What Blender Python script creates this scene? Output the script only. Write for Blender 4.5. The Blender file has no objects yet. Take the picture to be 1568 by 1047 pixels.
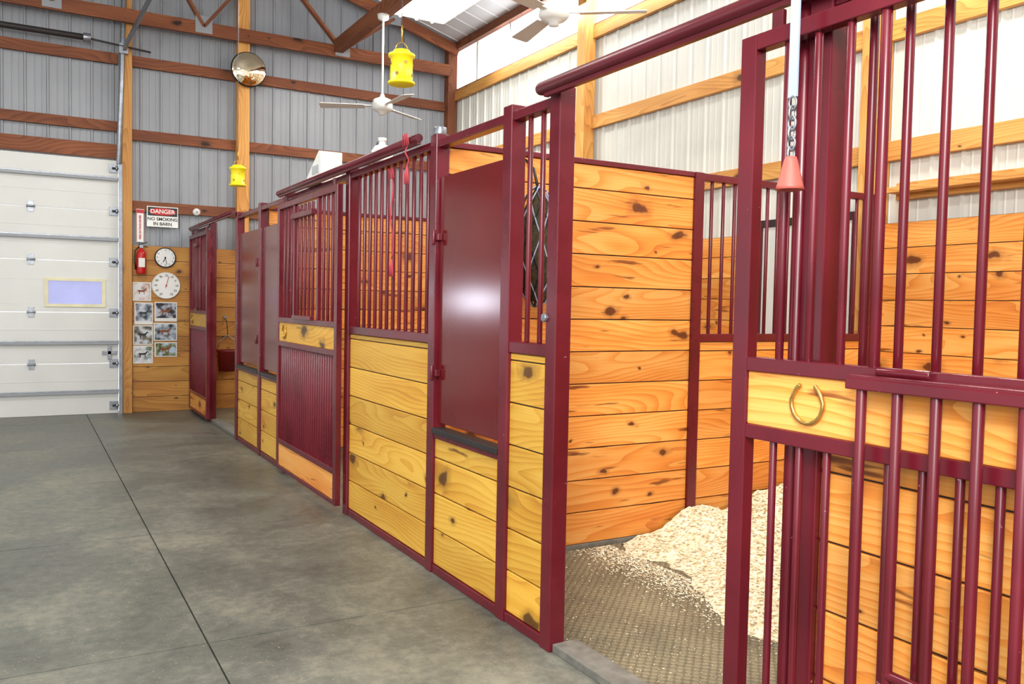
import bpy, math, random
from mathutils import Vector, Matrix, noise as mnoise
random.seed(7)
R = random.random

def lin(c):
    return tuple((x/255/12.92 if x/255 <= 0.04045 else ((x/255+0.055)/1.055)**2.4) for x in c)+(1.0,)

# ---------------------------------------------------------------- materials
def newmat(name):
    m = bpy.data.materials.new(name); m.use_nodes = True
    nt = m.node_tree; b = nt.nodes["Principled BSDF"]
    return m, nt, b
def N(nt, t, **kw):
    n = nt.nodes.new(t)
    for k, v in kw.items():
        if k in n.inputs.keys(): n.inputs[k].default_value = v
        else: setattr(n, k, v)
    return n
def ramp(nt, stops):
    r = nt.nodes.new("ShaderNodeValToRGB")
    e = r.color_ramp.elements
    while len(e) > 1: e.remove(e[-1])
    e[0].position, e[0].color = stops[0]
    for p, c in stops[1:]:
        x = e.new(p); x.color = c
    return r
def g(v): return (v, v, v, 1)

def mat_plain(name, col, rough=0.5, metal=0.0, var=0.08, scale=6.0, emit=None, es=0, coat=0.0, bump=0.0):
    m, nt, b = newmat(name)
    tc = N(nt, "ShaderNodeTexCoord")
    no = N(nt, "ShaderNodeTexNoise", Scale=scale, Detail=5.0)
    nt.links.new(tc.outputs["Object"], no.inputs["Vector"])
    c = lin(col)
    r = ramp(nt, [(0.3, tuple(x*(1-var*1.5) for x in c[:3])+(1,)), (0.7, tuple(min(1, x*(1+var)) for x in c[:3])+(1,))])
    nt.links.new(no.outputs["Fac"], r.inputs["Fac"])
    nt.links.new(r.outputs["Color"], b.inputs["Base Color"])
    b.inputs["Roughness"].default_value = rough
    b.inputs["Metallic"].default_value = metal
    b.inputs["Coat Weight"].default_value = coat
    if bump:
        bp = N(nt, "ShaderNodeBump", Strength=bump, Distance=0.01)
        nt.links.new(no.outputs["Fac"], bp.inputs["Height"]); nt.links.new(bp.outputs["Normal"], b.inputs["Normal"])
    if emit:
        b.inputs["Emission Color"].default_value = lin(emit); b.inputs["Emission Strength"].default_value = es
    return m

def mat_paint(name, col, chip, rough=0.32, amount=0.70):
    m, nt, b = newmat(name)
    tc = N(nt, "ShaderNodeTexCoord")
    n1 = N(nt, "ShaderNodeTexNoise", Scale=38.0, Detail=6.0, Roughness=0.65)
    n2 = N(nt, "ShaderNodeTexNoise", Scale=3.0, Detail=3.0)
    for n in (n1, n2): nt.links.new(tc.outputs["Object"], n.inputs["Vector"])
    r1 = ramp(nt, [(amount, g(0)), (amount+0.03, g(1))])
    nt.links.new(n1.outputs["Fac"], r1.inputs["Fac"])
    c = lin(col)
    r2 = ramp(nt, [(0.3, tuple(x*0.75 for x in c[:3])+(1,)), (0.7, tuple(x*1.2 for x in c[:3])+(1,))])
    nt.links.new(n2.outputs["Fac"], r2.inputs["Fac"])
    mx = N(nt, "ShaderNodeMix", data_type='RGBA')
    nt.links.new(r1.outputs["Color"], mx.inputs["Factor"])
    nt.links.new(r2.outputs["Color"], mx.inputs[6]); mx.inputs[7].default_value = lin(chip)
    nt.links.new(mx.outputs[2], b.inputs["Base Color"])
    rr = ramp(nt, [(0.3, g(rough*0.8)), (0.7, g(min(1, rough*1.5)))])
    nt.links.new(n2.outputs["Fac"], rr.inputs["Fac"]); nt.links.new(rr.outputs["Color"], b.inputs["Roughness"])
    return m

def mat_wood(name, light, mid, dark, knots=True, rough=0.5, knotamt=0.62, streak=0.0):
    m, nt, b = newmat(name)
    uv = N(nt, "ShaderNodeUVMap", uv_map="UVMap")
    def mapped(sx, sy):
        mp = N(nt, "ShaderNodeMapping"); mp.inputs["Scale"].default_value = (sx, sy, 1)
        nt.links.new(uv.outputs["UV"], mp.inputs["Vector"]); return mp.outputs["Vector"]
    def math_(op, a, bb=None, c=None):
        n = N(nt, "ShaderNodeMath", operation=op)
        for i, q in enumerate((a, bb, c)):
            if q is None: continue
            if isinstance(q, (int, float)): n.inputs[i].default_value = q
            else: nt.links.new(q, n.inputs[i])
        return n.outputs[0]
    dn0 = N(nt, "ShaderNodeTexNoise", Scale=1.0, Detail=1.5, Roughness=0.35); nt.links.new(mapped(0.75, 3.6), dn0.inputs["Vector"])
    sx = N(nt, "ShaderNodeSeparateXYZ"); nt.links.new(uv.outputs["UV"], sx.inputs[0])
    ph = math_('MULTIPLY_ADD', sx.outputs[1], 26.0, math_('MULTIPLY', dn0.outputs["Fac"], 17.0))
    saw = math_('FRACT', ph)
    ring = math_('MULTIPLY', math_('POWER', saw, 2.2), math_('LESS_THAN', saw, .97))
    n1 = N(nt, "ShaderNodeTexNoise", Scale=1.0, Detail=4.0); nt.links.new(mapped(3.0, 150.0), n1.inputs["Vector"])
    n2 = N(nt, "ShaderNodeTexNoise", Scale=1.0, Detail=2.0); nt.links.new(mapped(1.1, 5.0), n2.inputs["Vector"])
    fac = math_('MULTIPLY_ADD', ring, 0.21, math_('MULTIPLY_ADD', n1.outputs["Fac"], 0.26, math_('MULTIPLY', n2.outputs["Fac"], 0.54)))
    r = ramp(nt, [(0.32, lin(light)), (0.50, lin(mid)), (0.76, lin(dark))])
    nt.links.new(fac, r.inputs["Fac"])
    col = r.outputs["Color"]
    at = N(nt, "ShaderNodeAttribute", attribute_name="rnd")
    hs = N(nt, "ShaderNodeHueSaturation")
    mr = N(nt, "ShaderNodeMapRange"); mr.inputs["To Min"].default_value = 0.80; mr.inputs["To Max"].default_value = 1.10
    nt.links.new(at.outputs["Fac"], mr.inputs["Value"]); nt.links.new(mr.outputs[0], hs.inputs["Value"]); nt.links.new(col, hs.inputs["Color"])
    col = hs.outputs["Color"]
    dk = tuple(x*0.22 for x in lin(dark)[:3])+(1,)
    if streak:
        sn = N(nt, "ShaderNodeTexNoise", Scale=1.0, Detail=3.0, Roughness=0.6); nt.links.new(mapped(1.7, 15.0), sn.inputs["Vector"])
        sr = ramp(nt, [(streak, g(0)), (streak+.04, g(.75)), (streak+.10, g(1))]); nt.links.new(sn.outputs["Fac"], sr.inputs["Fac"])
        mx = N(nt, "ShaderNodeMix", data_type='RGBA'); nt.links.new(sr.outputs["Color"], mx.inputs["Factor"])
        nt.links.new(col, mx.inputs[6]); mx.inputs[7].default_value = tuple(x*0.36 for x in lin(dark)[:3])+(1,)
        col = mx.outputs[2]
    if knots:
        dn = N(nt, "ShaderNodeTexNoise", Scale=9.0, Detail=2.0); nt.links.new(uv.outputs["UV"], dn.inputs["Vector"])
        mv = N(nt, "ShaderNodeVectorMath", operation='SCALE'); mv.inputs["Scale"].default_value = 0.30
        nt.links.new(dn.outputs["Color"], mv.inputs[0])
        for (kx, ky, thr, sz) in ((2.0, 3.6, knotamt, 1.25), (3.8, 6.0, min(.95, knotamt+.2), .9)):
            av = N(nt, "ShaderNodeVectorMath", operation='ADD'); nt.links.new(mapped(kx, ky), av.inputs[0]); nt.links.new(mv.outputs[0], av.inputs[1])
            vo = N(nt, "ShaderNodeTexVoronoi", voronoi_dimensions='2D'); vo.inputs["Scale"].default_value = 1.0
            nt.links.new(av.outputs[0], vo.inputs["Vector"])
            sc = N(nt, "ShaderNodeSeparateColor"); nt.links.new(vo.outputs["Color"], sc.inputs[0])
            gt = math_('GREATER_THAN', sc.outputs[0], thr)
            szf = math_('MULTIPLY_ADD', sc.outputs[1], 0.9*sz, 0.45*sz)
            dd = math_('DIVIDE', vo.outputs["Distance"], szf)
            kr = ramp(nt, [(0.0, g(1)), (0.06, g(.95)), (0.08, g(0.42)), (0.17, g(0.0))])
            nt.links.new(dd, kr.inputs["Fac"])
            km = math_('MULTIPLY', kr.outputs["Color"], gt)
            mx = N(nt, "ShaderNodeMix", data_type='RGBA'); nt.links.new(km, mx.inputs["Factor"])
            nt.links.new(col, mx.inputs[6]); mx.inputs[7].default_value = dk
            col = mx.outputs[2]
    nt.links.new(col, b.inputs["Base Color"])
    b.inputs["Roughness"].default_value = rough
    bp = N(nt, "ShaderNodeBump", Strength=0.12, Distance=0.004)
    nt.links.new(n1.outputs["Fac"], bp.inputs["Height"]); nt.links.new(bp.outputs["Normal"], b.inputs["Normal"])
    return m

M = {}
M['maroon'] = mat_paint("maroon_enamel", (97, 20, 33), (186, 142, 146), 0.25, 0.70)
M['maroon_panel'] = mat_plain("maroon_sheet", (98, 20, 22), 0.16, 0, .06, 2.0)
M['maroon_dark'] = mat_paint("maroon_track", (88, 21, 31), (150, 120, 120), 0.32, 0.72)
M['pine'] = mat_wood("pine_orange", (238, 172, 90), (226, 142, 56), (186, 92, 30), streak=.635)
M['pine_y'] = mat_wood("pine_yellow", (226, 178, 72), (212, 156, 50), (176, 110, 30), knotamt=0.68, streak=.70)
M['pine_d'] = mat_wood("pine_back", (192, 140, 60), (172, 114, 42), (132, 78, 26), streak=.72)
M['lumber'] = mat_wood("lumber_gold", (218, 164, 88), (200, 138, 64), (156, 94, 40), knots=True, rough=0.6, knotamt=0.85)
M['lumber_b'] = mat_wood("lumber_brown", (150, 88, 50), (122, 66, 36), (82, 42, 24), knots=True, rough=0.7, knotamt=0.85)
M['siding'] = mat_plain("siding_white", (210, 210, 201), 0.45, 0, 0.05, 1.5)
M['siding_dim_grey'] = mat_plain("dim_siding_grey_metal", (146, 150, 155), 0.4, 0, 0.08, 1.2)  # back wall's weaker light put into the siding colour; plain grey on fittings
M['roofw'] = mat_plain("roof_white", (205, 207, 208), 0.5, 0, 0.04, 1.2)
M['white'] = mat_plain("white_enamel", (222, 222, 216), 0.35, 0, 0.02)
M['face'] = mat_plain("dial_face", (235, 235, 230), 0.4, 0, 0.02)
M['door_white'] = mat_plain("door_white", (212, 213, 208), 0.4, 0, 0.03, 2)
M['cream'] = mat_plain("cream_vinyl", (222, 216, 180), 0.5)
M['steel'] = mat_plain("galvanised_steel", (150, 155, 162), 0.35, 0.8, 0.15, 20)
M['dark'] = mat_plain("dark_metal", (48, 44, 44), 0.5, 0.3)
M['joint'] = mat_plain("floor_joint_filler", (44, 42, 38), 0.8, 0, .2)
M['black'] = mat_plain("black_plastic", (18, 18, 20), 0.4)
M['yellow'] = mat_plain("yellow_plastic", (232, 214, 26), 0.4, 0, 0.05, emit=(240, 222, 30), es=0.10)
M['red'] = mat_plain("red_enamel", (190, 26, 26), 0.3)
M['bellred'] = mat_plain("faded_red_rubber", (190, 92, 80), 0.5)
M['pink'] = mat_plain("pink_twine", (186, 66, 78), 0.8)
M['bucket'] = mat_plain("bucket_red", (110, 22, 28), 0.4)
M['strap'] = mat_plain("white_strap", (165, 178, 204), 0.8)
M['brass'] = mat_plain("brass", (200, 160, 90), 0.3, 0.9, 0.15, 30)
M['daylight'] = mat_plain("daylight_panel", (250, 252, 255), 0.5, emit=(250, 252, 255), es=1.8)
M['lamp'] = mat_plain("lamp_diffuser", (255, 255, 255), 0.5, emit=(255, 252, 240), es=5.0)
M['outside'] = mat_plain("window_daylight", (90, 95, 130), 0.1, 0, 0.3, 3.0, emit=(196, 198, 246), es=.72)
M['added_glow_pane'] = mat_plain("window_added_glow", (200, 205, 240), 0.1, emit=(235, 238, 255), es=30.0)  # extra-bright pane, added out of view to put a highlight on the maroon sheet
M['hay'] = mat_plain("hay", (70, 62, 42), 0.9, 0, 0.4, 60)
M['mirror'] = mat_plain("mirror_glass", (225, 210, 180), 0.03, 1.0, 0.0)
M['kerb'] = mat_plain("grey_kerb", (112, 110, 102), 0.7, 0, 0.2, 18)

def mat_concrete():
    m, nt, b = newmat("concrete")
    tc = N(nt, "ShaderNodeTexCoord")
    a = N(nt, "ShaderNodeTexNoise", Scale=1.1, Detail=9.0, Roughness=0.68, Distortion=0.4)
    c = N(nt, "ShaderNodeTexNoise", Scale=16.0, Detail=8.0, Roughness=0.75)
    d = N(nt, "ShaderNodeTexNoise", Scale=80.0, Detail=2.0)
    for n in (a, c, d): nt.links.new(tc.outputs["Object"], n.inputs["Vector"])
    r = ramp(nt, [(0.36, lin((70, 73, 68))), (0.5, lin((101, 103, 94))), (0.62, lin((134, 132, 117)))])
    mix = N(nt, "ShaderNodeMath", operation='MULTIPLY_ADD'); mix.inputs[1].default_value = 0.62
    mh = N(nt, "ShaderNodeMath", operation='MULTIPLY'); mh.inputs[1].default_value = 0.38
    nt.links.new(c.outputs["Fac"], mh.inputs[0]); nt.links.new(a.outputs["Fac"], mix.inputs[0]); nt.links.new(mh.outputs[0], mix.inputs[2])
    nt.links.new(mix.outputs[0], r.inputs["Fac"])
    sp = ramp(nt, [(0.67, g(0)), (0.72, g(.9))]); nt.links.new(d.outputs["Fac"], sp.inputs["Fac"])
    mx = N(nt, "ShaderNodeMix", data_type='RGBA'); nt.links.new(sp.outputs["Color"], mx.inputs["Factor"])
    nt.links.new(r.outputs["Color"], mx.inputs[6]); mx.inputs[7].default_value = lin((160, 152, 130))
    nt.links.new(mx.outputs[2], b.inputs["Base Color"])
    rr = ramp(nt, [(0.3, g(0.32)), (0.7, g(0.55))]); nt.links.new(a.outputs["Fac"], rr.inputs["Fac"]); nt.links.new(rr.outputs["Color"], b.inputs["Roughness"])
    bp = N(nt, "ShaderNodeBump", Strength=0.18, Distance=0.006); nt.links.new(c.outputs["Fac"], bp.inputs["Height"]); nt.links.new(bp.outputs["Normal"], b.inputs["Normal"])
    return m
M['concrete'] = mat_concrete()

def mat_mat():
    m, nt, b = newmat("rubber_mat")
    tc = N(nt, "ShaderNodeTexCoord")
    mp = N(nt, "ShaderNodeMapping"); mp.inputs["Rotation"].default_value = (0, 0, .785); nt.links.new(tc.outputs["Object"], mp.inputs["Vector"])
    v = N(nt, "ShaderNodeTexVoronoi", voronoi_dimensions='2D'); v.inputs["Scale"].default_value = 32.0; v.inputs["Randomness"].default_value = 0.08
    nt.links.new(mp.outputs[0], v.inputs["Vector"])
    a = N(nt, "ShaderNodeTexNoise", Scale=2.2, Detail=6.0)
    d = N(nt, "ShaderNodeTexNoise", Scale=90.0, Detail=4.0)
    for n in (a, d): nt.links.new(tc.outputs["Object"], n.inputs["Vector"])
    r = ramp(nt, [(0.3, lin((96, 94, 78))), (0.7, lin((142, 135, 108)))]); nt.links.new(a.outputs["Fac"], r.inputs["Fac"])
    gr = ramp(nt, [(0.30, g(1)), (0.52, g(.35))]); nt.links.new(v.outputs["Distance"], gr.inputs["Fac"])
    mu = N(nt, "ShaderNodeMix", data_type='RGBA', blend_type='MULTIPLY'); mu.inputs["Factor"].default_value = .75
    nt.links.new(r.outputs["Color"], mu.inputs[6]); nt.links.new(gr.outputs["Color"], mu.inputs[7])
    sp = ramp(nt, [(0.58, g(0)), (0.68, g(.7))]); nt.links.new(d.outputs["Fac"], sp.inputs["Fac"])
    mx = N(nt, "ShaderNodeMix", data_type='RGBA'); nt.links.new(sp.outputs["Color"], mx.inputs["Factor"])
    nt.links.new(mu.outputs[2], mx.inputs[6]); mx.inputs[7].default_value = lin((176, 162, 122))
    nt.links.new(mx.outputs[2], b.inputs["Base Color"]); b.inputs["Roughness"].default_value = 0.6
    bp = N(nt, "ShaderNodeBump", Strength=0.5, Distance=-0.006); nt.links.new(v.outputs["Distance"], bp.inputs["Height"]); nt.links.new(bp.outputs["Normal"], b.inputs["Normal"])
    return m
M['mat'] = mat_mat()
def mat_shav():
    m, nt, b = newmat("wood_shavings")
    tc = N(nt, "ShaderNodeTexCoord")
    v = N(nt, "ShaderNodeTexVoronoi", Scale=80.0); nt.links.new(tc.outputs["Object"], v.inputs["Vector"])
    sc = N(nt, "ShaderNodeSeparateColor"); nt.links.new(v.outputs["Color"], sc.inputs[0])
    r = ramp(nt, [(0.0, lin((222, 204, 160))), (0.5, lin((240, 228, 196))), (1.0, lin((250, 245, 226)))]); nt.links.new(sc.outputs[0], r.inputs["Fac"])
    nt.links.new(r.outputs["Color"], b.inputs["Base Color"]); b.inputs["Roughness"].default_value = 0.9
    bp = N(nt, "ShaderNodeBump", Strength=0.8, Distance=0.01); nt.links.new(sc.outputs[1], bp.inputs["Height"]); nt.links.new(bp.outputs["Normal"], b.inputs["Normal"])
    return m
M['shav'] = mat_shav()
def mat_photo(name, c1, c2, c3, seed):
    m, nt, b = newmat(name)
    tc = N(nt, "ShaderNodeTexCoord"); mp = N(nt, "ShaderNodeMapping"); mp.inputs["Location"].default_value = (seed, seed*2, 0)
    nt.links.new(tc.outputs["Object"], mp.inputs["Vector"])
    a = N(nt, "ShaderNodeTexNoise", Scale=14.0, Detail=5.0); nt.links.new(mp.outputs[0], a.inputs["Vector"])
    r = ramp(nt, [(0.36, lin(c1)), (0.48, lin(c2)), (0.6, lin(c3))]); nt.links.new(a.outputs["Fac"], r.inputs["Fac"])
    nt.links.new(r.outputs["Color"], b.inputs["Base Color"]); b.inputs["Roughness"].default_value = 0.3
    return m

# ---------------------------------------------------------------- builder
class B:
    def __init__(s): s.v=[]; s.f=[]; s.m=[]; s.uv=[]; s.rn=[]; s.sm=[]; s.mats=[]
    def mi(s, k):
        if k not in s.mats: s.mats.append(k)
        return s.mats.index(k)
    def face(s, idx, mat, uvs=None, rn=0.5, smooth=False):
        s.f.append(tuple(idx)); s.m.append(s.mi(mat)); s.uv.append(uvs or [(0, 0)]*len(idx)); s.rn.append(rn); s.sm.append(smooth)
    def box(s, x0, x1, y0, y1, z0, z1, mat, T=None, L=None):
        lo = [min(x0, x1), min(y0, y1), min(z0, z1)]; hi = [max(x0, x1), max(y0, y1), max(z0, z1)]
        d = [hi[i]-lo[i] for i in range(3)]
        if L is None: L = d.index(max(d))
        ou, ov, rn = R()*40, R()*40, R()
        base = len(s.v); P = []
        for i in range(8):
            p = Vector((hi[0] if i & 1 else lo[0], hi[1] if i & 2 else lo[1], hi[2] if i & 4 else lo[2]))
            P.append(p); s.v.append(T @ p if T else p)
        for q, ax in (((0, 2, 3, 1), 2), ((4, 5, 7, 6), 2), ((0, 1, 5, 4), 1), ((2, 6, 7, 3), 1), ((0, 4, 6, 2), 0), ((1, 3, 7, 5), 0)):
            if ax != L: o = [a for a in range(3) if a not in (ax, L)][0]; uv = [(P[i][L]+ou, P[i][o]+ov) for i in q]
            else: a, c = [a for a in range(3) if a != L]; uv = [(P[i][a]*0.3+ou, P[i][c]+ov) for i in q]
            s.face([base+i for i in q], mat, uv, rn)
    def beam(s, p0, p1, w, h, mat, up=Vector((0, 0, 1))):
        p0 = Vector(p0); p1 = Vector(p1); d = (p1-p0); L = d.length; d.normalize()
        sd = d.cross(up).normalized(); u = sd.cross(d)
        T = Matrix(((d.x, sd.x, u.x, p0.x), (d.y, sd.y, u.y, p0.y), (d.z, sd.z, u.z, p0.z), (0, 0, 0, 1)))
        s.box(0, L, -w/2, w/2, -h/2, h/2, mat, T, 0)
    def tube(s, pts, r, mat, n=12, closed=False, caps=True, rads=None):
        pts = [Vector(p) for p in pts]; rings = []; k = len(pts); prev = None
        for i, p in enumerate(pts):
            if closed: d = pts[(i+1) % k]-pts[i-1]
            else: d = pts[min(i+1, k-1)]-pts[max(i-1, 0)]
            d.normalize()
            if prev is None:
                a = Vector((0, 0, 1)) if abs(d.z) < 0.9 else Vector((1, 0, 0)); u = d.cross(a).normalized()
            else: u = (prev - d*prev.dot(d)).normalized()
            prev = u; w = d.cross(u); rr = rads[i] if rads else r
            b = len(s.v)
            for j in range(n):
                t = 2*math.pi*j/n; s.v.append(p+(u*math.cos(t)+w*math.sin(t))*rr)
            rings.append(b)
        for i in range(k if closed else k-1):
            a = rings[i]; b = rings[(i+1) % k]
            for j in range(n):
                s.face((a+j, a+(j+1) % n, b+(j+1) % n, b+j), mat, smooth=True)
        if caps and not closed:
            s.face([rings[0]+j for j in range(n)][::-1], mat); s.face([rings[-1]+j for j in range(n)], mat)
    def cyl(s, p0, p1, r, mat, n=14, r2=None): s.tube([p0, p1], r, mat, n, rads=[r, r if r2 is None else r2])
    def lathe(s, prof, c, mat, n=24, axis='Z', T=None):
        c = Vector(c); rings = []
        for r, h in prof:
            b = len(s.v); rings.append(b)
            for j in range(n):
                t = 2*math.pi*j/n; a, e = r*math.cos(t), r*math.sin(t)
                p = {'Z': Vector((a, e, h)), 'Y': Vector((a, h, e)), 'X': Vector((h, a, e))}[axis]
                if T: p = T @ p
                s.v.append(c+p)
        for i in range(len(prof)-1):
            for j in range(n):
                s.face((rings[i]+j, rings[i]+(j+1) % n, rings[i+1]+(j+1) % n, rings[i+1]+j), mat, smooth=True)
        if prof[0][0] > 1e-4: s.face([rings[0]+j for j in range(n)], mat)
        if prof[-1][0] > 1e-4: s.face([rings[-1]+j for j in range(n)], mat)
    def text(s, txt, T, size, mat, ext=0.001, bold=0.0):
        cu = bpy.data.curves.new("t", 'FONT'); cu.body = txt; cu.size = size; cu.align_x = 'CENTER'; cu.align_y = 'CENTER'; cu.extrude = ext; cu.offset = bold
        o = bpy.data.objects.new("t", cu); bpy.context.scene.collection.objects.link(o)
        dg = bpy.context.evaluated_depsgraph_get(); me = bpy.data.meshes.new_from_object(o.evaluated_get(dg))
        b = len(s.v)
        for v in me.vertices: s.v.append(T @ v.co)
        for p in me.polygons: s.face([b+i for i in p.vertices], mat)
        bpy.data.objects.remove(o); bpy.data.meshes.remove(me)
    def build(s, name, bevel=0.0, parent=None):
        me = bpy.data.meshes.new(name); me.from_pydata([tuple(v) for v in s.v], [], s.f)
        for k in s.mats: me.materials.append(M[k])
        uvl = me.uv_layers.new(name="UVMap"); at = me.attributes.new("rnd", 'FLOAT', 'FACE')
        for i, p in enumerate(me.polygons):
            p.material_index = s.m[i]; p.use_smooth = s.sm[i]; at.data[i].value = s.rn[i]
            for k in range(p.loop_total): uvl.data[p.loop_start+k].uv = s.uv[i][k]
        me.update()
        o = bpy.data.objects.new(name, me); bpy.context.scene.collection.objects.link(o)
        if bevel:
            md = o.modifiers.new("bevel", 'BEVEL'); md.width = bevel; md.segments = 2; md.limit_method = 'ANGLE'; md.angle_limit = math.radians(50)
        if parent: o.parent = parent
        return o
BACK = Matrix.Rotation(math.radians(90), 4, 'X')  # text plane facing -Y
def onback(x, y, z): return Matrix.Translation((x, y, z)) @ BACK

# ---------------------------------------------------------------- dimensions
XF = 1.88      # stall-front plane
XW = 5.50      # side wall
YB = 11.40     # back wall
HP = 2.25      # top of stall fronts
SILL = 1.25
BD = 0.187
EAVE = 5.14; PITCH = 0.29

# ---------------------------------------------------------------- shell
fl = B()
fl.box(-7, XW+.2, -5, YB+.2, -0.12, -0.010, 'joint')
xs = [-7, -3.1, 0.65, XF+0.05]; ys = [-5, -1.7, 0.05, 1.8, 3.58, 5.40, 7.10, 8.85, 10.6, YB]
for i in range(3):
    for j in range(len(ys)-1):
        fl.box(xs[i]+.0035, xs[i+1]-.0035, ys[j]+.004, ys[j+1]-.004, -0.0095, 0.0, 'concrete')
fl.box(XF+.05, XW, -5, YB, -0.0075, 0.0, 'mat')
fl.build("floor")

def siding(b, axis, a0, a1, z0, z1, const, sgn, mat, holes=()):
    prof = []
    a = a0
    while a < a1:
        for da, dp in ((0, 0), (.075, 0), (.082, .004), (.088, .004), (.095, 0), (.145, 0), (.152, .004), (.158, .004), (.165, 0), (.195, 0), (.205, .02), (.22, .02)):
            if a+da <= a1: prof.append((a+da, dp))
        a += 0.23
    prof.append((a1, 0))
    base = len(b.v)
    for p, d in prof:
        for z in (z0, z1):
            zz = z(p) if callable(z) else z
            b.v.append(Vector((p, const+sgn*d, zz)) if axis == 'X' else Vector((const+sgn*d, p, zz)))
    for i in range(len(prof)-1):
        k = base+2*i
        b.face((k, k+2, k+3, k+1), mat)

roofz = lambda x: EAVE+(XW-x)*PITCH if x > 0.1 else EAVE+(XW-.1)*PITCH-(0.1-x)*PITCH
DX0, DX1 = -2.66, 1.0
wb = B()
siding(wb, 'X', 1.05, XW, 0.0, lambda x: roofz(x), YB, -1, 'siding_dim_grey')
siding(wb, 'X', DX0-.05, 1.05, 3.05, lambda x: roofz(x), YB, -1, 'siding_dim_grey')
siding(wb, 'X', -7, DX0-.05, 0, lambda x: roofz(x), YB, -1, 'siding_dim_grey')
def boards_x(b, x0, x1, z0, z1, y, th, mat, bd=BD):
    z = z0
    while z < z1-0.01:
        t = min(z+bd, z1); b.box(x0, x1, y, y+th, z+.003, t-.003, mat, L=0); z += bd
    if th > .02: b.box(x0, x1, y+.012, y+th-.012, z0, z1, 'dark')
def boards_y(b, y0, y1, z0, z1, x, th, mat, bd=BD):
    z = z0
    while z < z1-0.01:
        t = min(z+bd, z1); b.box(x, x+th, y0, y1, z+.003, t-.003, mat, L=1); z += bd
    if th > .02: b.box(x+.012, x+th-.012, y0, y1, z0, z1, 'dark')
boards_x(wb, 1.16, XW-.02, 0.0, 2.05, YB-.07, .035, 'pine_d')
wb.build("wall_back")
gb = B()
for z, hh in ((2.46, .13), (3.32, .13), (4.2, .13)):
    gb.box(1.15, XW-.16, YB-.065, YB-.025, z, z+hh, 'lumber_b')
gb.box(-7, 1.0, YB-.065, YB-.025, 4.2, 4.33, 'lumber_b')
gb.box(-7, 1.0, YB-.065, YB-.025, 3.40, 3.52, 'lumber_b')
gb.box(DX0-.1, 1.02, YB-.09, YB-.03, 3.07, 3.24, 'lumber_b')
gb.box(2.38, 2.53, YB-.16, YB-.03, 2.06, 5.9, 'lumber')
gb.box(1.04, 1.15, YB-.14, YB-.03, 0.0, 5.9, 'lumber')
gb.box(DX0-.15, DX0-.05, YB-.14, YB-.03, 0.0, 5.9, 'lumber_b')
gb.box(XW-.17, XW-.03, YB-.17, YB-.03, 0.0, EAVE-.03, 'lumber_b')
gb.build("trim_back_wall_girts", 0.003)

ws = B()
siding(ws, 'Y', -5, YB, 0.0, 4.47, XW, -1, 'siding')
boards_y(ws, -1.0, 4.10, 0.0, 2.05, XW-.07, .035, 'pine')
boards_y(ws, 5.27, YB-.18, 0.0, 2.05, XW-.07, .035, 'pine')
ws.build("wall_right")
cl = B()
cl.box(XW-.005, XW+.02, -5, YB, 4.5, EAVE-.02, 'daylight')
cl.build("window_1")
tr = B()
for z in (2.50, 3.36, 4.34):
    tr.box(XW-.07, XW-.025, -5, YB-.18, z, z+.14, 'lumber')
tr.box(XW-.06, XW+.02, -5, YB-.18, 4.475, 4.50, 'lumber_b')
tr.box(XW-.09, XW-.01, -5, YB-.02, EAVE-.09, EAVE+.02, 'lumber_b')
yy = 10.6
while yy > -4:
    tr.box(XW-.03, XW-.008, yy, yy+.03, 4.5, EAVE-.09, 'siding'); yy -= 0.92
tr.box(XW-.19, XW-.07, -3.0, 3.95, 2.25, 2.29, 'lumber')
tr.box(XW-.07, XW-.025, -3.0, 3.95, 2.21, 2.33, 'lumber')
for yc in (0.40, 4.12, 7.85):
    tr.box(XW-.17, XW-.03, yc-.08, yc+.08, 0.0, EAVE-.02, 'lumber')
tr.build("trim_right_wall_girts", 0.003)

ce = B()
def slopeface(x0, x1):
    a = -5.0; prof = []
    while a < YB:
        for da, dp in ((0, 0), (.20, 0), (.207, .012), (.218, .012), (.225, 0)): prof.append((a+da, dp))
        a += 0.3
    prof.append((YB, 0)); base = len(ce.v)
    for p, d in prof:
        p = min(p, YB)
        for x in (x0, x1): ce.v.append(Vector((x, p, roofz(x)-d)))
    for i in range(len(prof)-1):
        k = base+2*i; ce.face((k, k+2, k+3, k+1), 'roofw')
slopeface(XW, 0.11); slopeface(0.1, -7)
ce.build("ceiling")

# truss at back wall
ts = B(); yt = YB-.24
BC = 4.66
ts.box(-6.9, XW-.19, yt-.02, yt+.02, BC, BC+.16, 'lumber_b')
ts.beam((XW-.05, yt, roofz(XW)-.10), (0.15, yt, roofz(0.15)-.12), .04, .15, 'lumber_b')
ts.beam((-6.9, yt, roofz(-6.9)-.10), (0.05, yt, roofz(0.05)-.12), .04, .15, 'lumber_b')
nodes = [(3.72, BC+.1), (2.75, None), (1.95, BC+.1), (1.05, None), (0.3, BC+.1), (-.8, None), (-1.7, BC+.1), (-3, None), (-4, BC+.1)]
pp = []
for x, z in nodes: pp.append((x, yt, z if z else roofz(x)-.14))
pp = [(4.45, yt, roofz(4.45)-.14)] + pp
for a, c in zip(pp[:-1], pp[1:]): ts.beam(a, c, .036, .09, 'lumber_b', up=Vector((0, 1, 0)))
for a in pp: ts.box(a[0]-.10, a[0]+.10, yt-.028, yt-.021, a[2]-.08, a[2]+.13, 'siding_dim_grey')
ts.box(3.60, 3.72, -4.5, yt-.03, BC+.06, BC+.22, 'lumber_b')
ts.build("roof_truss", 0.002)

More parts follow.
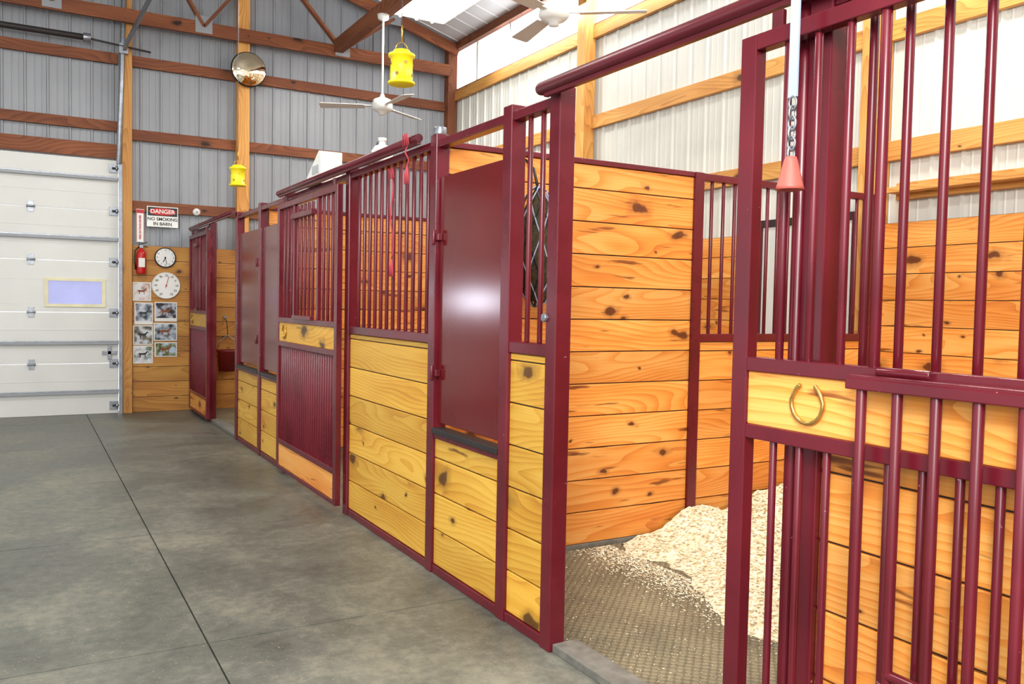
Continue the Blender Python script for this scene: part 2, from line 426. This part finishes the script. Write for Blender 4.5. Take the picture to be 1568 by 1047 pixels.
# ---------------------------------------------------------------- overhead door
gd = B(); dy = YB-.09
secs = [0.0, .61, 1.22, 1.83, 2.44, 3.05]
for i in range(5):
    z0, z1 = secs[i], secs[i+1]
    if i == 2:
        for (a, c, e, f) in ((DX0, DX1, z0+.004, 1.31), (DX0, DX1, 1.60, z1-.004), (DX0, -2.49, 1.31, 1.60), (-1.905, .245, 1.31, 1.60), (.83, DX1, 1.31, 1.60)):
            gd.box(a, c, dy, dy+.045, e, f, 'door_white')
        for a in (-2.49, .245):
            w = .585
            gd.box(a, a+w, dy+.02, dy+.03, 1.31, 1.60, 'outside' if a > 0 else 'added_glow_pane')
            for q in ((a-.03, a+w+.03, 1.285, 1.32), (a-.03, a+w+.03, 1.59, 1.625), (a-.03, a+.01, 1.32, 1.59), (a+w-.01, a+w+.03, 1.32, 1.59)):
                gd.box(q[0], q[1], dy-.015, dy, q[2], q[3], 'cream')
    else:
        gd.box(DX0, DX1, dy, dy+.045, z0+.004, z1-.004, 'door_white')
        for k in (.2, .4): gd.box(DX0, DX1, dy-.003, dy, z0+k, z0+k+.012, 'door_white')
for z in (.25, .84, 2.08, 2.80):
    gd.box(DX0, DX1, dy-.05, dy-.001, z, z+.035, 'siding_dim_grey'); gd.box(DX0, DX1, dy-.052, dy-.03, z+.03, z+.045, 'steel')
for x in (.08, -1.0):
    for z in (.55, 1.16, 1.77, 2.38):
        gd.box(x-.03, x+.03, dy-.01, dy, z, z+.12, 'steel'); gd.cyl((x-.045, dy-.015, z+.06), (x+.045, dy-.015, z+.06), .013, 'steel')
for z in secs[1:-1] + [.1, 2.95]:
    gd.box(.9, 1.0, dy-.02, dy, z-.05, z+.05, 'steel'); gd.cyl((.93, dy-.04, z), (1.0, dy-.04, z), .012, 'dark'); gd.cyl((.97, dy-.04, z), (.99, dy-.04, z), .028, 'steel')
gd.box(.82, .98, dy-.03, dy-.001, .72, .76, 'steel'); gd.box(.88, .92, dy-.03, dy-.001, .66, .82, 'steel')
gd.build("door_1", 0.003)
dt = B()
dt.box(1.0, 1.035, dy-.08, dy-.06, 0.0, 3.0, 'steel'); dt.box(1.03, 1.038, dy-.1, dy-.04, 0, 3.0, 'steel')
dt.cyl((1.0, dy-.08, 3.0), (1.06, dy-.08, 5.1), .03, 'steel')
dt.cyl((-2.2, dy-.12, 4.42), (.62, dy-.12, 4.42), .035, 'dark'); dt.cyl((.6, dy-.12, 4.42), (1.35, dy-.12, 4.36), .012, 'dark')
dt.cyl((.62, dy-.12, 4.42), (.7, dy-.12, 4.42), .05, 'steel')
dt.beam((1.05, dy-.1, 4.35), (1.35, dy-1.6, 4.95), .03, .06, 'steel')
dt.box(1.0, 1.1, dy-.13, dy-.07, 4.3, 4.42, 'steel')
dt.build("overhead_track", 0.002)

xd = B()
xd.box(XW-.075, XW-.03, 4.30, 5.2, 0.02, 2.10, 'door_white')
for q in ((4.24, 4.30), (5.2, 5.25)): xd.box(XW-.09, XW-.03, q[0], q[1], 0, 2.16, 'maroon_dark')
xd.box(XW-.09, XW-.03, 4.30, 5.2, 2.10, 2.16, 'dark'); xd.box(XW-.085, XW-.074, 4.33, 5.17, 1.15, 1.19, 'steel')
xd.box(XW-.085, XW-.074, 4.33, 4.38, .1, 2.05, 'siding'); xd.box(XW-.085, XW-.074, 5.12, 5.17, .1, 2.05, 'siding')
xd.build("door_2", 0.003)

# ---------------------------------------------------------------- partitions
def partition(Y):
    b = B(); x0 = XF+.045; xm = 3.60; x1 = XW-.20
    b.box(x0, xm, Y-.028, Y+.028, 0.0, .025, 'kerb')
    boards_x(b, x0, xm, .025, HP-.03, Y-.02, .04, 'pine')
    b.box(x0, xm, Y-.03, Y+.03, HP-.03, HP, 'maroon')
    b.box(xm, xm+.07, Y-.04, Y+.04, 0, HP, 'maroon')
    boards_x(b, xm+.07, x1-.06, .02, SILL-.05, Y-.02, .04, 'pine')
    b.box(xm+.07, x1-.06, Y-.03, Y+.03, SILL-.05, SILL, 'maroon')
    b.box(xm+.07, x1-.06, Y-.025, Y+.025, HP-.045, HP, 'maroon')
    b.box(x1-.06, x1, Y-.03, Y+.03, 0, HP, 'maroon')
    n = 16
    for i in range(1, n):
        x = xm+.07+(x1-.06-xm-.07)*i/n; b.cyl((x, Y, SILL), (x, Y, HP-.04), .0115, 'maroon', 10)
    return b.build("stall_partition", 0.003)
for Y in (4.05, 7.79, .39): partition(Y)

# ---------------------------------------------------------------- stall fronts
PW = .075
def post(b, y, h=HP+.03):
    b.box(XF-PW/2, XF+PW/2, y-PW/2, y+PW/2, 0, h, 'maroon')
def bars_y(b, y0, y1, z0, z1, x=XF, sp=.097, r=.0115, mat='maroon'):
    n = max(2, round((y1-y0)/sp))
    for i in range(1, n):
        y = y0+(y1-y0)*i/n; b.cyl((x, y, z0), (x, y, z1), r, mat, 12)
def frame_low(b, y0, y1, sill, wood='pine_y', top_rail=True):
    b.box(XF-.03, XF+.03, y0, y1, 0.0, .045, 'maroon')
    boards_y(b, y0, y1, .045, sill-.05, XF-.02, .04, wood)
    b.box(XF-.032, XF+.032, y0, y1, sill-.05, sill, 'maroon')
    if top_rail: b.box(XF-.03, XF+.03, y0, y1, HP-.04, HP, 'maroon')
h = PW/2
def sheet(b, y0, y1, hinge):
    b.box(XF-.012, XF+.004, y0+.012, y1-.012, .79, 2.06, 'maroon_panel')
    for z in (1.05, 1.75):
        b.cyl((XF-.045, hinge, z-.04), (XF-.045, hinge, z+.04), .010, 'maroon'); b.box(XF-.04, XF-.012, hinge-.04, hinge, z-.018, z+.018, 'maroon')
    b.box(XF-.045, XF+.03, y0, y1, .735, .765, 'dark')
s1 = B()
for y in (2.89, 3.275, 4.05-.001): post(s1, y)
post(s1, 1.585); post(s1, .39)
frame_low(s1, 3.275+h, 4.05-h, .76); sheet(s1, 3.275+h, 4.05-h, 4.05-h)
frame_low(s1, 2.89+h, 3.275-h, SILL); bars_y(s1, 2.89+h, 3.275-h, SILL, HP-.03, sp=.11)
frame_low(s1, .39+h, 1.585-h, SILL, wood='pine'); bars_y(s1, .39+h, 1.585-h, SILL, HP-.03, sp=.1)
s1.box(XF-.02, XF+.1, 1.585+h, 2.89-h, 0, .035, 'kerb')
s1.cyl((XF-.02, 1.65, 0), (XF-.02, 1.65, HP+.02), .02, 'maroon')
s1.cyl((XF-.05, 2.93, 1.36), (XF-.02, 2.93, 1.36), .018, 'steel')
s1.cyl((XF, 4.05, HP+.03), (XF, 4.05, HP+.07), .035, 'steel')
s1.build("stall_front", 0.004)
s2 = B()
for y in (5.39, 6.90, 7.79): post(s2, y)
frame_low(s2, 4.05+h, 5.39-h, SILL); bars_y(s2, 4.05+h, 5.39-h, SILL, HP-.03)
frame_low(s2, 6.90+h, 7.79-h, .76); sheet(s2, 6.90+h, 7.79-h, 6.95)
s2.box(XF-.03, XF+.03, 5.39+h, 6.90-h, HP-.04, HP, 'maroon')
s2.build("stall_front", 0.004)
s3 = B()
for y in (8.74, 10.15, YB-.13): post(s3, y)
frame_low(s3, 7.79+h, 8.74-h, .76); sheet(s3, 7.79+h, 8.74-h, 7.85)
frame_low(s3, 10.15+h, YB-.17, SILL); bars_y(s3, 10.15+h, YB-.17, SILL, HP-.03)
s3.box(XF-.02, XF+.1, 8.74+h, 10.15-h, 0, .035, 'kerb')
s3.build("stall_front", 0.004)

# ---------------------------------------------------------------- tracks
def track(y0, y1, r=.024, x=XF-.075, z=2.275):
    b = B(); b.tube([(x, y1+.02, z), (x, y1+.015, z), (x, y1, z), (x, y0, z)], r, 'maroon_dark', 20, rads=[r*.4, r*.85, r, r])
    y = y0+.1
    while y < y1: b.box(x, XF-.04, y-.02, y+.02, z-.005, z+.01, 'maroon_dark'); y += .9
    b.box(x-.010, x+.010, y0, y1-.03, z-r-.012, z-r+.004, 'maroon_dark')
    return b.build("door_rail", 0.0)
track(-1.0, 2.93, .027); track(4.15, 6.98, .022); track(8.70, YB-.2, .022)

# ---------------------------------------------------------------- sliding doors
def slide_door(y0, y1, dropped):
    b = B(); x = XF-.075; w = .05 if not dropped else .058; T = .02; zb, zt = .05, 2.18
    for y in (y0, y1-w): b.box(x-T, x+T, y, y+w, zb, zt, 'maroon')
    def rail(za, zc): b.box(x-T, x+T, y0+w, y1-w, za, zc, 'maroon')
    rail(zb, zb+.03); rail(.255, .295); rail(1.045, 1.085); rail(1.235, 1.275); rail(zt-.045, zt)
    b.box(x-.012, x+.012, y0+w, y1-w, zb+.03, .255, 'pine', L=1)
    b.box(x-.012, x+.012, y0+w, y1-w, 1.085, 1.235, 'pine' if dropped else 'pine_y', L=1)
    n = 26 if not dropped else 15
    for i in range(1, n):
        y = y0+w+(y1-y0-2*w)*i/n; b.cyl((x, y, .29), (x, y, 1.05), .0105, 'maroon', 12)
    ya, yb = (y0+.47, y1-.47) if not dropped else (y1-1.05, y1-.47)
    b.box(x-.015, x+.015, ya-.03, ya, 1.275, zt-.045, 'maroon')
    if not dropped: b.box(x-.015, x+.015, yb, yb+.03, 1.275, zt-.045, 'maroon')
    else: b.cyl((x, yb+.01, 1.27), (x, yb+.01, zt-.03), .0135, 'maroon', 14)
    for (a, c) in ((y0+w, ya-.03), (yb+.01, y1-w)):
        if c-a < .06: continue
        k = max(2, round((c-a)/.1))
        for i in range(1, k):
            y = a+(c-a)*i/k; b.cyl((x, y, 1.27), (x, y, zt-.03), .0115, 'maroon', 12)
    if dropped:
        xo = x-.055
        b.box(xo-.015, x+.0, ya-.02, yb+.03, 1.245, 1.257, 'maroon')
        b.box(xo-.019, xo+.019, ya-.02, yb+.035, 1.222, 1.250, 'maroon')
        for yy_ in (yb-.02, ya+.15): b.cyl((xo+.03, yy_, 1.266), (xo+.03, yy_-.14, 1.266), .012, 'maroon')
        k = 6
        for i in range(k+1):
            y = ya+(yb-ya)*i/k; b.cyl((xo, y, .38), (xo, y, 1.235), .0125, 'maroon', 14)
        b.cyl((xo, ya-.01, .56), (xo, yb-.09, .56), .013, 'maroon')
        b.cyl((xo, ya-.01, .38), (xo, yb+.01, .38), .013, 'maroon')
    else:
        xo = x-.01
        k = 6
        for i in range(1, k):
            y = ya+(yb-ya)*i/k; b.cyl((xo, y, 1.27), (xo, y, zt-.06), .0115, 'maroon', 12)
        b.box(xo-.035, xo, ya+.05, yb-.05, 1.27, 1.30, 'maroon'); b.box(xo-.04, xo, ya+.02, yb-.02, 2.02, 2.06, 'maroon')
    for y in (y0+.12, y1-.12): b.box(x-.008, x+.008, y-.02, y+.02, zt, zt+.05, 'maroon_dark')
    yc = y1-.275 if dropped else y1-.22; zc = 1.166; pts = []
    for i in range(17):
        a = math.radians(-152+304/16*i); f = 1 if abs(a) < 1.8 else .93
        pts.append((x-.018, yc+.052*f*math.sin(a), zc-.054*math.cos(a)))
    b.tube(pts, .006, 'brass', 8)
    return b.build("sliding_stall_door", 0.003)
slide_door(.34, 1.815, True)
slide_door(5.42, 6.93, False)
slide_door(9.98, YB-.25, False)

# ---------------------------------------------------------------- shavings
sh = B()
def sh_h(x, y):
    ex = 3.00-.25*max(0, min(1, (3.4-y)/.7))
    ex += .14*mnoise.noise(Vector((y*3.1, 2.2, 0)))+.05*mnoise.noise(Vector((y*11, 5.2, 0)))
    d = x-ex
    d2 = y-(2.25+.15*mnoise.noise(Vector((x*3, 7, 0)))); d = min(d, d2)
    if d < 0: return max(-.03, d*.3)
    ss = lambda t: (lambda q: q*q*(3-2*q))(max(0, min(1, t)))
    hh = .035*ss(d/.18)+.045*ss((x-3.25)/.35)*ss((y-3.2)/.6)+.14*ss((x-3.6)/.7)*ss((y-2.6)/1.2)
    hh += .09*ss(1-abs(x-3.62)/.26)*ss((y-3.65)/.3)
    return hh+.035*mnoise.noise(Vector((x*6, y*6, 0)))*ss(d/.25)+.016*mnoise.noise(Vector((x*22, y*22, 3)))*ss(d/.1)
nx, ny = 130, 84; gx = lambda i: 2.45+i*(5.20-2.45)/nx; gy = lambda j: 2.0+j*(4.005-2.0)/ny
base = len(sh.v)
for j in range(ny+1):
    for i in range(nx+1): sh.v.append(Vector((gx(i), gy(j), sh_h(gx(i), gy(j)))))
for j in range(ny):
    for i in range(nx):
        k = base+j*(nx+1)+i
        if max(sh.v[k].z, sh.v[k+1].z, sh.v[k+nx+1].z, sh.v[k+nx+2].z) > 0.0: sh.face((k, k+1, k+nx+2, k+nx+1), 'shav', smooth=True)
def flake(x, y, z, s):
    a = R()*6.28; t = R()*.7; u = Vector((math.cos(a), math.sin(a), math.sin(t)*.5))*s; w = Vector((-math.sin(a), math.cos(a), (R()-.5)*.8))*s*.6
    c = Vector((x, y, z)); k = len(sh.v); sh.v += [c-u-w, c+u-w, c+u+w, c-u+w]; sh.face((k, k+1, k+2, k+3), 'shav')
for i in range(15000):
    x = 2.6+R()*2.5; y = 2.1+R()*1.89; z = sh_h(x, y)
    if z > 0: flake(x, y, z+.004, .004+.008*R())
for i in range(7500):
    y = 2.0+R()*2.0; x = 3.0-abs(random.gauss(0, .13))
    if x > 2.0 and sh_h(x, y) <= 0: flake(x, y, .003, .002+.004*R())
for i in range(1800): flake(1.97+R()*1.1, .8+R()*3.2, .003, .0015+.002*R())
sh.build("wood_shavings_pile")

# ---------------------------------------------------------------- ceiling fans
def fan(x, y, z, ztop, rot):
    b = B()
    b.cyl((x, y, z+.1), (x, y, ztop), .012, 'white'); b.lathe([(.02, -.07), (.06, -.05), (.07, 0)], (x, y, ztop), 'white')
    b.lathe([(.02, .14), (.03, .10), (.10, .07), (.12, .02), (.12, -.03), (.09, -.06), (.045, -.075), (.04, -.10), (.0001, -.11)], (x, y, z), 'white')
    for k in range(3):
        T = Matrix.Translation((x, y, z)) @ Matrix.Rotation(rot+k*2.0944, 4, 'Z') @ Matrix.Rotation(.18, 4, 'X')
        b.box(.09, .24, -.02, .02, -.006, .002, 'white', T)
        kk = len(b.v)
        for (a, w) in ((.2, .055), (.7, .075), (.72, .06)):
            for sgn in (-1, 1):
                for zz in (-.012, -.005): b.v.append(T @ Vector((a, sgn*w, zz)))
        for q in range(2):
            o = kk+4*q
            b.face((o, o+4, o+6, o+2), 'white'); b.face((o+1, o+3, o+7, o+5), 'white'); b.face((o, o+1, o+5, o+4), 'white'); b.face((o+2, o+6, o+7, o+3), 'white')
        b.face((kk, kk+2, kk+3, kk+1), 'white'); b.face((kk+8, kk+9, kk+11, kk+10), 'white')
    return b.build("ceiling_fan")
fan(3.62, 9.4, 3.68, BC+.06, math.radians(152)+.0)
fan(3.62, 5.72, 3.70, BC+.06, math.radians(-38))

# ---------------------------------------------------------------- light fixtures
def fixture(x, y, z, pw, hw=.32):
    b = B()
    b.box(x-hw, x+hw, y-.62, y+.62, z, z+.07, 'white')
    for q in (-.2, 0, .2):
        b.cyl((x+q, y-.58, z-.015), (x+q, y+.58, z-.015), .018, 'lamp')
    b.box(x-hw+.02, x+hw-.02, y-.6, y+.6, z-.004, z-.001, 'lamp')
    for a in (-.5, .5): b.cyl((x, y+a, z+.07), (x, y+a, roofz(x)-.015), .005, 'steel')
    o = b.build("fluorescent_light")
    L = bpy.data.lights.new("tube_lamp", 'AREA'); L.shape = 'RECTANGLE'; L.size = .6; L.size_y = 1.2; L.energy = pw; L.color = (1, .97, .92)
    lo = bpy.data.objects.new("tube_lamp", L); lo.location = (x, y, z-.05); bpy.context.scene.collection.objects.link(lo); lo.parent = o
fixture(4.0, 8.75, 4.74, 70, .38)
fixture(3.95, 3.0, 4.93, 110)
fixture(0.2, 6.5, 5.2, 110)
fixture(0.2, 1.5, 5.2, 110)

# ---------------------------------------------------------------- small things
def fly_trap(x, y, z):
    b = B()
    b.lathe([(.001, -.105), (.078, -.105), (.084, -.1), (.084, -.09), (.070, -.085), (.069, .06), (.083, .065), (.083, .08), (.06, .09), (.05, .105), (.001, .11)], (x, y, z), 'yellow')
    b.tube([(x-.05, y, z+.095), (x-.03, y, z+.14), (x, y, z+.16), (x+.03, y, z+.14), (x+.05, y, z+.095)], .0035, 'brass', 6)
    b.tube([(x, y, z+.16), (x, y, z+.26)], .006, 'brass', 6); b.cyl((x, y, z+.26), (x, y, roofz(x)-.015), .0025, 'steel', 6)
    for k in range(8):
        a = k*.785; b.cyl((x+.066*math.cos(a), y+.066*math.sin(a), z+(-.05 if k % 2 else .02)), (x+.074*math.cos(a), y+.074*math.sin(a), z+(-.05 if k % 2 else .02)), .011, 'brass', 8)
    return b.build("fly_trap")
fly_trap(2.05, 5.0, 2.87); fly_trap(1.89, 8.9, 2.66)

mi = B()
mi.lathe([(.215, .02), (.222, .0), (.215, -.02), (.205, -.025)], (2.50, YB-.22, 4.33), 'black', 32, 'Y')
mi.lathe([(.207, -.026), (.18, -.045), (.13, -.065), (.07, -.078), (.001, -.082)], (2.50, YB-.22, 4.33), 'mirror', 32, 'Y')
mi.cyl((2.48, YB-.2, 4.33), (2.46, YB-.165, 4.33), .03, 'dark')
mi.build("convex_mirror")

yw = YB-.075
sg = B(); X, Z = 1.50, 2.41
sg.box(X-.18, X+.18, yw-.012, yw-.004, Z-.125, Z+.125, 'face'); sg.box(X-.17, X+.17, yw-.015, yw-.012, Z+.01, Z+.115, 'black')
k = len(sg.v); n = 28
for i in range(n): t = 6.283*i/n; sg.v.append(Vector((X+.155*math.cos(t), yw-.017, Z+.063+.044*math.sin(t))))
sg.face(range(k, k+n), 'red')
sg.text("DANGER", onback(X, yw-.019, Z+.063), .07, 'face', bold=.001)
sg.text("NO SMOKING", onback(X, yw-.014, Z-.03), .055, 'black', bold=.001); sg.text("IN BARN", onback(X, yw-.014, Z-.088), .055, 'black', bold=.001)
sg.build("danger_sign")
fs = B(); X, Z = 1.245, 2.29
fs.box(X-.045, X+.045, yw-.01, yw-.003, Z-.2, Z+.2, 'face')
fs.box(X-.04, X+.04, yw-.012, yw-.01, Z+.15, Z+.195, 'red')
fs.text("FIRE EXTINGUISHER", onback(X, yw-.013, Z-.02) @ Matrix.Rotation(math.radians(90), 4, 'Z'), .033, 'red', bold=.001)
for q in (-1, 1): fs.box(X+q*.04-.003, X+q*.04+.003, yw-.012, yw-.01, Z-.195, Z+.195, 'red')
fs.build("fire_extinguisher_sign")
fe = B(); X, Y_, Z = 1.25, yw-.07, 1.70
fe.lathe([(.001, 0), (.052, .0), (.056, .012), (.056, .24), (.045, .275), (.02, .295), (.018, .32)], (X, Y_, Z), 'red')
fe.box(X-.02, X+.02, Y_-.02, Y_+.02, Z+.315, Z+.35, 'steel'); fe.beam((X-.03, Y_, Z+.35), (X+.07, Y_, Z+.385), .02, .012, 'black'); fe.beam((X-.02, Y_, Z+.335), (X+.07, Y_, Z+.33), .02, .01, 'black')
fe.tube([(X-.02, Y_, Z+.33), (X-.07, Y_-.01, Z+.28), (X-.075, Y_-.01, Z+.15), (X-.06, Y_-.01, Z+.05)], .009, 'black', 8, rads=[.009, .009, .009, .013])
fe.box(X-.035, X+.035, Y_-.0585, Y_-.045, Z+.08, Z+.19, 'white'); fe.box(X-.03, X+.03, Y_+.03, yw, Z+.1, Z+.16, 'black')
fe.build("fire_extinguisher")
def dial(name, X, Z, r, rim, red=False):
    b = B()
    b.lathe([(r, 0), (r, -.03), (r-.006, -.036), (r-.014, -.030)], (X, yw, Z), rim, 32, 'Y'); b.lathe([(r-.013, -.0305), (.001, -.031)], (X, yw, Z), 'face', 32, 'Y')
    for i in range(12):
        a = math.radians(30*i)
        if red and i == 6: continue
        T = onback(X+(r*.74)*math.sin(a), yw-.033, Z+(r*.74)*math.cos(a))
        b.text(str(i if i else 12) if not red else str(i*10-20), T, r*.22, 'black')
        b.cyl((X+(r*.87)*math.sin(a), yw-.033, Z+(r*.87)*math.cos(a)), (X+(r*.83)*math.sin(a), yw-.033, Z+(r*.83)*math.cos(a)), .002, 'black', 6)
    for a, l, w in (((170, .68, .006), (205, .5, .008)) if not red else ((15, .7, .006), (195, .2, .006))):
        a = math.radians(a); b.beam((X, yw-.035, Z), (X+r*l*math.sin(a), yw-.035, Z+r*l*math.cos(a)), w, .003, 'red' if red else 'black', up=Vector((0, 0.01, 1)) if abs(math.cos(a)) < .7 else Vector((0, 1, 0)))
    b.lathe([(.001, -.040), (.01, -.038), (.01, -.03)], (X, yw, Z), 'red' if red else 'black', 12, 'Y')
    return b.build(name)
dial("wall_clock", 1.53, 1.91, .125, 'black'); dial("dial_thermometer", 1.54, 1.565, .165, 'white', True)
posters = [(1.16, 1.37, 1.37, 1.60), (1.18, 1.39, 1.08, 1.35), (1.41, 1.67, 1.12, 1.36), (1.165, 1.39, .83, 1.07), (1.40, 1.67, .88, 1.10), (1.165, 1.39, .60, .82), (1.41, 1.67, .68, .86)]
cols = [((60, 90, 140), (205, 175, 160), (220, 220, 220)), ((40, 50, 60), (120, 130, 140), (200, 205, 215)), ((25, 30, 40), (60, 60, 70), (180, 185, 195)), ((60, 60, 50), (130, 125, 115), (195, 200, 205)),
        ((40, 35, 30), (140, 150, 160), (190, 200, 210)), ((90, 110, 70), (180, 185, 190), (215, 215, 215)), ((40, 35, 30), (120, 130, 80), (180, 195, 215))]
for i, (p, c) in enumerate(zip(posters, cols)):
    key = 'ph%d' % i; M[key] = mat_photo("print_%d" % i, *c, seed=i*3.7)
    b = B(); b.box(p[0], p[1], yw-.006, yw+.004, p[2], p[3], 'white'); b.box(p[0]+.012, p[1]-.012, yw-.008, yw-.006, p[2]+.012+(.03 if i in (1, 2) else 0), p[3]-.012, key)
    xc, zc = (p[0]+p[1])/2, (p[2]+p[3])/2; s_ = (p[1]-p[0])*.22; k = len(b.v)
    sil = [(-1.1, .3), (-.9, .5), (0, .45), (.5, .55), (.9, 1.05), (1.05, 1.0), (1.35, .7), (1.25, .6), (1.0, .7), (.75, .2), (.6, -.1), (.65, -.9), (.5, -.9), (.45, -.15), (-.5, -.1), (-.6, -.9), (-.75, -.9), (-.8, 0), (-1.0, .1), (-1.15, -.4)]
    for q in sil: b.v.append(Vector((xc+q[0]*s_, yw-.009, zc+q[1]*s_*.8)))
    b.face(range(k, k+len(sil)), 'black' if i % 2 else 'lumber_b')
    b.build("poster")
cp = B(); cp.lathe([(.045, 0), (.045, -.02), (.02, -.03), (.001, -.03)], (1.9, YB-.07, 2.5), 'white', 20, 'Y'); cp.cyl((1.9, YB-.09, 2.5), (1.9, YB-.12, 2.5), .012, 'steel'); cp.build("round_wall_bracket")

bk = B(); bx, by, bz = 2.25, YB-.26, .50
bk.lathe([(.001, 0), (.11, 0), (.13, .24), (.143, .25), (.143, .27), (.128, .27), (.11, .03), (.001, .02)], (bx, by, bz), 'bucket')
bk.tube([(bx-.14, by, bz+.25), (bx-.1, by, bz+.38), (bx, by, bz+.46), (bx+.1, by, bz+.38), (bx+.14, by, bz+.25)], .005, 'steel', 6)
bk.tube([(bx, by, bz+.46), (bx, by+.05, bz+.62), (bx, YB-.075, bz+.68)], .005, 'black', 6); bk.cyl((bx, YB-.07, bz+.68), (bx, YB-.1, bz+.68), .02, 'steel')
bk.build("feed_bucket")

bf = B(); T = Matrix.Translation((XF+.04, 6.14, HP+.002))
prof = [(-.17, 0), (.17, 0), (.18, .07), (-.12, .235), (-.17, .225)]
k = len(bf.v)
for sx in (-.08, .08):
    for q in prof: bf.v.append(T @ Vector((sx, q[0], q[1])))
n = len(prof); bf.face(list(range(k, k+n)), 'white'); bf.face(list(range(k+n, k+2*n))[::-1], 'white')
for i in range(n): bf.face((k+i, k+n+i, k+n+(i+1) % n, k+(i+1) % n), 'white')
for i in range(4): bf.box(XF-.046, XF-.039, 6.02+i*.04, 6.038+i*.04, HP+.08, HP+.14, 'siding_dim_grey')
bf.build("white_plastic_feeder", 0.006)
jg = B()
jg.lathe([(.001, 0), (.06, 0), (.066, .02), (.066, .08), (.045, .11), (.02, .12), (.02, .14), (.026, .14), (.026, .16), (.001, .16)], (XF+.03, 4.95, HP+.002), 'white')
jg.tube([(XF+.03, 5.01, HP+.08), (XF+.03, 5.06, HP+.11), (XF+.03, 5.03, HP+.15), (XF+.03, 4.97, HP+.14)], .006, 'steel', 6)
jg.build("water_jug")

st = B(); x, y = XF-.15, 1.57
st.box(x-.003, x+.003, y-.014, y+.014, 1.96, 2.25, 'strap'); st.tube([(x, y, 2.24), (x+.03, y, 2.315), (x+.075, y, 2.325), (x+.12, y, 2.3)], .006, 'strap', 6)
def link(c, r1, r2, flip, mat='steel'):
    pts = []
    for i in range(14):
        a = 6.283*i/14; u, w = r1*math.cos(a), r2*math.sin(a); pts.append((c[0]+(u if flip else 0), c[1]+(0 if flip else u), c[2]+w))
    st.tube(pts, .0035, mat, 6, closed=True)
z = 1.945
for i in range(6): link((x, y, z), .012, .018, i % 2); z -= .026
st.lathe([(.001, .01), (.014, .01), (.018, 0), (.034, -.065), (.038, -.075), (.028, -.075), (.001, -.045)], (x, y, z+.008), 'bellred', 16)
st.build("strap_with_chain")

def twine(y, z0, z1, x=XF-.03):
    b = B(); pts = []
    for i in range(14):
        t = i/13; pts.append((x-.004+.01*math.sin(t*9), y+.012*math.sin(t*7), z0+(z1-z0)*t))
    b.tube(pts, .004, 'pink', 6)
    for k in range(5): b.tube([(x, y, z1), (x-.005, y+.012*(k-2), z1-.05), (x-.002, y+.014*(k-2), z1-.1)], .003, 'pink', 5)
    for k in range(4): b.tube([(x, y, z0), (x-.015, y+.02*(k-1.5), z0+.03), (x-.01, y+.025*(k-1.5), z0-.03)], .004, 'pink', 5)
    return b.build("hanging_twine")
twine(4.62, 2.15, 1.66); twine(4.22, 2.27, 2.14, XF-.11); twine(10.1, 2.1, 1.8)

hn = B(); cx, cy, cz = 2.38, 3.88, 1.72
def ell(u, v, s=1.0): return Vector((cx+.12*s*math.sin(v)*math.cos(u), cy+.10*s*math.sin(v)*math.sin(u), cz+.31*s*math.cos(v)))
hn.lathe([(.001, -.30), (.06, -.26), (.10, -.12), (.105, .0), (.09, .14), (.05, .26), (.02, .30)], (cx, cy, cz), 'hay', 16)
for d in (-1, 1):
    for k in range(10):
        hn.tube([ell(k*.628+d*t*.28, .12+t*.29, 1.04) for t in range(11)], .004, 'strap' if k % 2 else 'black', 5)
hn.tube([(cx, cy, cz+.3), (cx, cy+.05, cz+.42), (cx, 4.02, HP-.05)], .008, 'black', 6)
hn.build("hay_net")

# ---------------------------------------------------------------- lights
def area(name, loc, target, sx, sy, e, col=(1, 1, 1)):
    L = bpy.data.lights.new(name, 'AREA'); L.shape = 'RECTANGLE'; L.size = sx; L.size_y = sy; L.energy = e; L.color = col
    o = bpy.data.objects.new(name, L); o.location = loc; o.rotation_euler = (Vector(target)-Vector(loc)).to_track_quat('-Z', 'Y').to_euler()
    bpy.context.scene.collection.objects.link(o); return o
area("rear_fill_light", (-4.5, -3.5, 3.0), (3.5, 4.5, 1.4), 4, 3, 380, (1, .98, .95))  # added fill from behind and left of camera; no doorway stands there
area("bounced_flash_light", (-0.4, -0.6, 3.2), (2.6, 3.4, 1.4), 1.0, 1.0, 175, (1, .98, .96))
c_ = area("clerestory_daylight", (XW-.12, 4.0, 4.8), (2.0, 4.0, 1.0), .55, 12, 200, (.93, .96, 1)); c_.rotation_euler = (0, math.radians(-60), 0)

w = bpy.data.worlds.new("sky"); bpy.context.scene.world = w; w.use_nodes = True
bg = w.node_tree.nodes["Background"]; bg.inputs[0].default_value = (.94, .97, 1, 1); bg.inputs[1].default_value = 1.4

# ---------------------------------------------------------------- camera
cam = bpy.data.cameras.new("camera"); co = bpy.data.objects.new("camera", cam); bpy.context.scene.collection.objects.link(co)
cam.sensor_width = 36; cam.lens = 36*1300/1568; cam.clip_start = .05
fwd = Vector((.4976, .8635, -.0437)).normalized()
rt = Vector((.8674, -.5022, .0193)); rt = (rt-fwd*rt.dot(fwd)).normalized(); up = rt.cross(fwd)
co.matrix_world = Matrix(((rt.x, up.x, -fwd.x, 0), (rt.y, up.y, -fwd.y, 0), (rt.z, up.z, -fwd.z, 1.41), (0, 0, 0, 1)))
bpy.context.scene.camera = co
sc = bpy.context.scene
sc.view_settings.view_transform = 'Standard'; sc.view_settings.look = 'None'; sc.view_settings.exposure = 0.0
